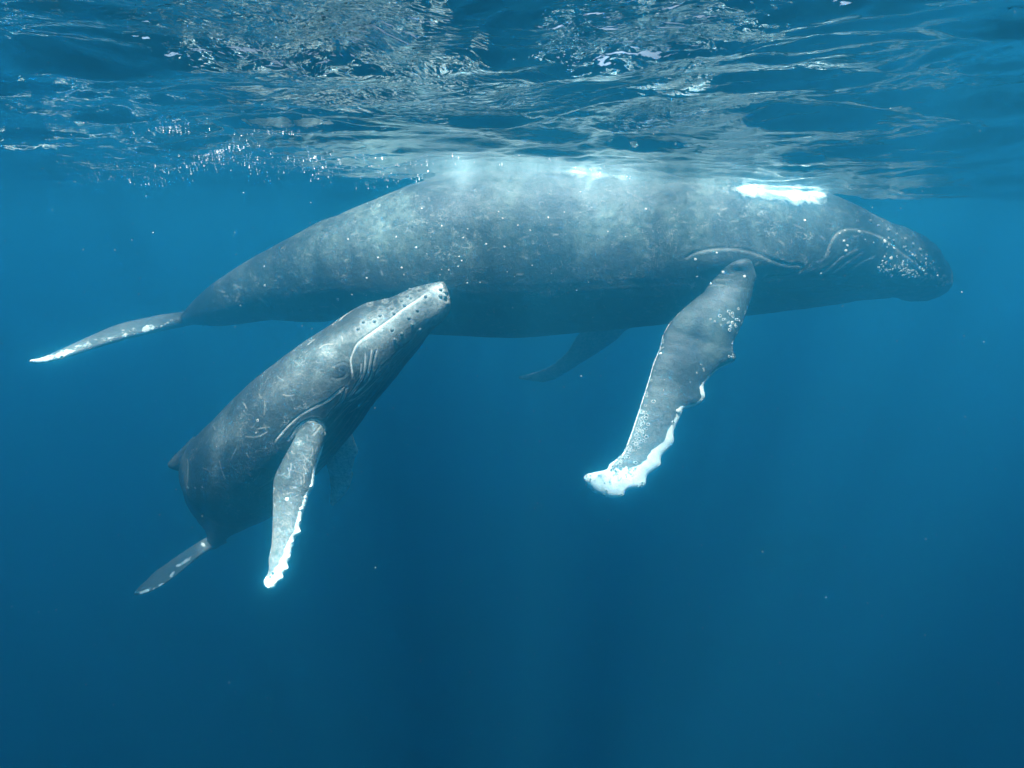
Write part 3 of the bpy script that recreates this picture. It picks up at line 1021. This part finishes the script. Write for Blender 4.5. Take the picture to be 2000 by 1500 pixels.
# long throat pleats: follow the belly from chin to chest
mid = np.array([[.5 * (d_[0] + v_[0]), .5 * (d_[1] + v_[1])] for d_, v_, *_ in CB])
for fr in (.60, .66, .72, .78, .83, .88, .92, .955):
    pts = []
    for i, (d_, v_, y, w_) in enumerate(CB[3:17]):
        k = fr + (.03 * math.sin(i * .7 + fr * 9))
        pts.append((d_[0] + (v_[0] - d_[0]) * k, d_[1] + (v_[1] - d_[1]) * k))
    if fr < .75:
        pts = pts[7:]
    if fr in (.60, .66):
        continue
    lines.append((pts, 1.0, .007, .14))
for pts, wd, dep, pale in lines:
    pts = smooth_poly(pts)
    arr = np.array(pts)
    sel = np.where(near & (pid != 2) & (px > arr[:, 0].min() - 12) & (px < arr[:, 0].max() + 12) & (py > arr[:, 1].min() - 12) & (py < arr[:, 1].max() + 12) & ((pid != 1) | (py < 850)))[0]
    d, par = poly_dist(px[sel], py[sel], pts)
    ends = smooth01(par, 0, .08) * (1 - smooth01(par, .9, 1))
    disp[sel] -= dep * .7 * np.exp(-((d - wd) / wd) ** 2) * ends
    disp[sel] += dep * .2 * np.exp(-((d - wd * 3) / (wd * 1.6)) ** 2) * ends
    scar[sel] = np.maximum(scar[sel], pale * np.exp(-(d / wd) ** 2) * (.45 + N2[sel] * 1.0) * ends)
# eye mound and socket
ex, ey = cA(512, 795)
d = np.hypot(px - ex, py - ey)
disp += isb * (.018 * np.exp(-(d / 17) ** 2) - .004 * np.exp(-(d / 4.0) ** 2))
rr = np.abs(d - 8 - 2 * N1)
disp -= isb * .0012 * np.exp(-(rr / 1.3) ** 2) + isb * .0008 * np.exp(-(np.abs(d - 13 - 3 * N1) / 1.3) ** 2)
# lip and jaw swell either side of the mouth
d, _ = poly_dist(px, py, [cA(1050, 420), cA(900, 520), cA(760, 640)])
disp += isb * .018 * np.exp(-(d / 18) ** 2)
# notched chin and lip at the snout
for (x_, y_, r_, a_) in ((872, 586, 4, -.016), (876, 576, 4, -.012), (866, 566, 4, -.006), (874, 592, 5, .008)):
    d = np.hypot(px - x_, py - y_)
    disp += isb * a_ * np.exp(-(d / r_) ** 2)
# scratches
RS = random.Random(21)


def scratch(x0, y0, a, L_, amp, wd, who):
    global scar
    c = RS.uniform(-.5, .5)
    pts = [(x0 + L_ * t * math.cos(a + c * t), y0 + L_ * t * math.sin(a + c * t)) for t in (0, .33, .66, 1)]
    sel = np.where(who & (np.abs(px - x0) < L_ + 6) & (np.abs(py - y0) < L_ + 6))[0]
    if len(sel):
        d, par = poly_dist(px[sel], py[sel], pts)
        scar[sel] = np.maximum(scar[sel], amp * np.exp(-(d / wd) ** 2) * (.4 + N2[sel]))


for k in range(55):
    u = RS.uniform(4, 19)
    i = int(u)
    fr = RS.uniform(.04, .8)
    d_, v_ = CB[i][0], CB[i][1]
    scratch(d_[0] + (v_[0] - d_[0]) * fr, d_[1] + (v_[1] - d_[1]) * fr, RS.uniform(0, 3.14), RS.choice([4, 6, 9, 16, 26]), RS.uniform(.04, .16), RS.uniform(.7, 1.0), isb)
for (a, b) in ((cBp(645, 258), cBp(790, 300)), (cBp(460, 430), cBp(480, 560)), (cBp(730, 205), cBp(810, 185)), (cBp(235, 420), cBp(250, 620)), (cBp(415, 185), cBp(435, 205)), (cA(350, 660), cA(395, 690)), (cA(50, 990), cA(130, 1020)),
               (cA(330, 630), cA(410, 560)), (cA(240, 600), cA(290, 560)), (cBp(625, 25), cBp(655, 50)), (cBp(650, 370), cBp(655, 410)), (cA(500, 540), cA(525, 570))):
    scratch(a[0], a[1], math.atan2(b[1] - a[1], b[0] - a[0]), math.hypot(b[0] - a[0], b[1] - a[1]), .26, .9, isb)
isf = (pid == 1) & near
for k in range(45):
    y0 = RS.uniform(835, 1090)
    xl, xr = np.interp(y0, [c[1] for c in CL], [c[0] for c in CL]), np.interp(y0, [c[1] for c in CR[:24]], [c[0] for c in CR[:24]])
    scratch(RS.uniform(xl, xr), y0, RS.gauss(1.1, .6), RS.uniform(6, 22), RS.uniform(.1, .26), RS.uniform(.6, .9), isf)
# pale skin: face, ahead of and behind the eye, front edge and outer half of the flipper, fluke edge
def blob(x, y, rx, ry, rot=0):
    c, s = math.cos(rot), math.sin(rot)
    X_, Y_ = (px - x) * c + (py - y) * s, -(px - x) * s + (py - y) * c
    return np.exp(-(X_ / rx) ** 2 - (Y_ / ry) ** 2)


white_b = .38 * blob(862, 580, 16, 30) + .30 * blob(820, 590, 30, 9, -.7) + .26 * blob(640, 692, 18, 12, .3) + .24 * blob(810, 640, 40, 10, -.85) + .15 * blob(740, 640, 60, 22, -.7)
KNOBS = [cA(*q) for q in ((1103, 187), (1027, 178), (1075, 158), (1035, 245), (1010, 232), (965, 268), (985, 300), (1150, 235), (1085, 340), (890, 325), (805, 330), (905, 365), (798, 380), (755, 425), (670, 430), (630, 483), (1020, 398),
                             (1045, 450), (1105, 487), (890, 490), (965, 520), (910, 565), (1265, 180), (1297, 197), (1265, 228), (1300, 232), (835, 262), (720, 288), (1180, 150), (960, 205))]
lipl = poly_dist(px, py, [cA(1230, 170), cA(1100, 262), cA(980, 342), cA(850, 445), cA(750, 515), cA(640, 600)])[0]
face = blob(862, 582, 20, 34) * .95 + .85 * np.exp(-(lipl / 7) ** 2) + .75 * blob(835, 610, 26, 34, -.8) + .5 * blob(770, 655, 50, 26, -.8) + .45 * blob(715, 640, 40, 18, -.6) + .5 * blob(640, 692, 20, 12, .2) + .5 * blob(655, 668, 30, 10, -.5)
face = face + .30 * blob(725, 700, 30, 40, -.9) + .32 * blob(425, 880, 10, 70, .15) + .28 * blob(362, 930, 5, 55, -.1) + .22 * blob(440, 850, 40, 20, -.6) + .2 * blob(560, 745, 50, 20, -.7) + .14 * blob(620, 745, 60, 30, -.7)
for (kx, ky) in KNOBS:
    dk = np.hypot(px - kx, py - ky)
    face += .35 * np.exp(-((dk - 5) / 2.2) ** 2)
dark_eye = np.exp(-((((px - ex - 2) * .86 + (py - ey) * -.5) / 21) ** 2 + (((px - ex) * .5 + (py - ey) * .86) / 15) ** 2) ** 2)
face = face * (1 - .95 * dark_eye)
pale = np.where(isb, face * .45, 0)
pale = np.where(pid == 1, .02 + .26 * smooth01(py, 930, 1060), pale)
pale = np.where(pid == 2, 1.0, pale)
pale = np.where(pid == 4, .16, pale)
white = np.where(isb, .5 * blob(862, 560, 10, 14) + 0 * white_b, 0)
sel = np.where(pid == 1)[0]
yv, xv = py[sel], px[sel]
drr, _ = poly_dist(xv, yv, CR)
wr = np.interp(yv, [830, 870, 950, 1000, 1050, 1080, 1150], [0, 4, 6, 8, 10, 14, 22])
white[sel] = np.clip((wr - drr) / 9 + .45, 0, 1) * smooth01(yv, 850, 885) + .22 * smooth01(yv, 985, 1080)
sel = np.where((pid == 4))[0]
xx, yy_ = px[sel], py[sel]
d1, _ = poly_dist(xx, yy_, [(392, 1080), (368, 1092), (356, 1100), (345, 1106), (338, 1118), (331, 1130), (310, 1145), (275, 1158)])
white[sel] = np.maximum(.9 * np.exp(-(d1 / 3.5) ** 2) * smooth01(N2[sel], .3, .55), .8 * np.exp(-((xx - 397) * .5 + (yy_ - 1064) * .8) ** 2 / 40 - ((xx - 397) * .8 - (yy_ - 1064) * .5) ** 2 / 22))
scar[sel] = np.maximum(scar[sel], .0 * np.exp(-(np.abs(((yy_ - 1158) + (xx - 265) * .72) + 6) / 2.5) ** 2))
mottle = np.where(isb, .22 + .8 * blob(740, 640, 120, 60, -.75) + .45 * blob(600, 730, 90, 50, -.7) + .4 * blob(430, 880, 30, 80, .0), .6)
vfr = smooth01(N1, .3, .7)
mottle = mottle * (.6 + .6 * vfr) * (1 - .9 * dark_eye)
mottle = np.where(pid == 1, .6, mottle)
mottle = np.where(pid == 2, .9, mottle)
mottle = np.where(pid == 4, .25, mottle)
co = co + no * disp[:, None]
BASE_C = np.array([-2.6, 6.0, -1.9])
calf = empty('humpback_whale_calf', BASE_C, 'young humpback calf nosing up under the belly of the adult, knobbly pale flipper held down', 'whale calf', 'humpback whales')
put_attrs(me, co, BASE_C, white=white, scar=scar, mottle=mottle, pale=np.clip(pale, 0, 1), scratchy=.65 * (pid <= 1))
me.materials.clear()
me.materials.append(M_CALF)
ob = bpy.data.objects.new('body', me)
COL.objects.link(ob)
ob.parent = calf
WC = Whale(calf, BASE_C, me, co)
for (x_, y_) in KNOBS:
    WC.stick(ME_KNOB, 'tubercle', x_, y_, random.uniform(3.0, 4.0), .0, 1.15)
for (x_, y_) in ((611, 951), (600, 972), (592, 995), (589, 1018), (589, 1039), (575, 1059), (568, 1089), (564, 1111), (554, 1129), (541, 1139), (529, 1148), (520, 1146)):
    WC.stick(ME_KNOB_W, 'tubercle', x_ - 4, y_ - 1, 3.2, .2, 1.0)
ob = WC.stick(ME_BARN_SOLID, 'barnacle', 560, 975, 4.0, 0, .5)
for (x_, y_, r_) in ((503, 821, 2.6), (367, 952, 2), (381, 953, 2), (395, 952, 1.8), (533, 1120, 4), (528, 1127, 3), (500, 845, 1.6)):
    WC.stick(ME_BARN, 'barnacle', x_, y_, r_, 0, .5)
# eye
seg, rg = 16, 10
ev, ef = [], []
for i in range(rg + 1):
    for j in range(seg):
        a, b = math.pi * i / rg, 2 * math.pi * j / seg
        ev.append((math.sin(a) * math.cos(b), math.sin(a) * math.sin(b), math.cos(a)))
me_e = bpy.data.meshes.new('eye')
me_e.from_pydata(ev, [], grid_faces(rg + 1, seg))
me_e.materials.append(M_EYE)
me_e.polygons.foreach_set('use_smooth', [True] * len(me_e.polygons))
WC.stick(me_e, 'eye', ex, ey, 3.4, .5, .8)

# ------------------------------------------------------------------ drifting specks
def specks(name, pts, sizes, mat, label, cat, stretch=1.0):
    v, f = [], []
    for (c, r) in zip(pts, sizes):
        o_ = len(v)
        d1 = RNG.normal(size=3)
        d1 /= np.linalg.norm(d1)
        st = RNG.uniform(1, stretch)
        for q in ((1, 0, 0), (-1, 0, 0), (0, 1, 0), (0, -1, 0), (0, 0, 1), (0, 0, -1)):
            q = np.array(q, float) * r * RNG.uniform(.6, 1.2)
            q = q + d1 * q.dot(d1) * (st - 1)
            v.append(c + q)
        for t in ((0, 2, 4), (2, 1, 4), (1, 3, 4), (3, 0, 4), (2, 0, 5), (1, 2, 5), (3, 1, 5), (0, 3, 5)):
            f.append(tuple(o_ + i for i in t))
    ob_ = mesh_obj(name, v, f, mat)
    ob_['kind'] = 'stuff'
    ob_['label'] = label
    ob_['category'] = cat
    return ob_


pts, sz = [], []
while len(pts) < 900:
    Yd = RNG.uniform(1.0, 7.5)
    p_ = P(RNG.uniform(-150, 2150), RNG.uniform(60, 1650), Yd)
    if p_[2] > -.12:
        continue
    if WM.bvh.find_nearest(Vector(p_), .02)[0] is not None:
        continue
    pts.append(p_)
    sz.append(Yd / F * RNG.choice([.32, .45, .65, 1.0], p=[.45, .33, .17, .05]))
specks('drifting_specks', pts, sz, M_SPECK, 'tiny pale plankton specks drifting in the blue water', 'plankton', 3.0)

# air bubbles under the surface, left of the adult's back
pts, sz = [], []
RBB = np.random.default_rng(4)
streaks = [(350, 335, 200, 16, -.35), (160, 355, 190, 14, -.2), (480, 325, 160, 22, .1), (640, 330, 100, 22, 0), (760, 345, 80, 24, 0), (420, 315, 50, 10, -.6), (560, 262, 60, 4, 0), (340, 268, 70, 3, 0), (950, 330, 160, 16, 0), (1180, 345, 90, 8, .15)]
for k in range(1100):
    cx_, cy_, sx_, sy_, rt = streaks[RBB.choice(len(streaks), p=[.2, .12, .14, .2, .1, .06, .03, .03, .07, .05])]
    a_, b_ = RBB.normal() * sx_ * .5, RBB.normal() * sy_ * .5
    X_, Y_ = cx_ + a_ * math.cos(rt) - b_ * math.sin(rt), cy_ + a_ * math.sin(rt) + b_ * math.cos(rt)
    d_ = FW + (X_ - 1000.0) / F * RT + (750.0 - Y_) / F * UP
    if d_[2] < .02:
        continue
    q_ = CAM + d_ * (-(CAM[2] + .03) / d_[2])
    if q_[1] > 9.5 or q_[1] < 1:
        continue
    pts.append(q_ + [0, 0, -.02])
    sz.append(q_[1] / F * RBB.choice([.35, .6, .9, 1.4], p=[.45, .33, .16, .06]))
hh = full_height(np.array([q[0] for q in pts]), np.array([q[1] for q in pts])) - REF
for q, h_ in zip(pts, hh):
    q[2] = h_ - .007
specks('bubbles', pts, sz, M_FOAM, 'sprinkle of white air bubbles under the surface beside the adult whale', 'bubbles', 1.8)
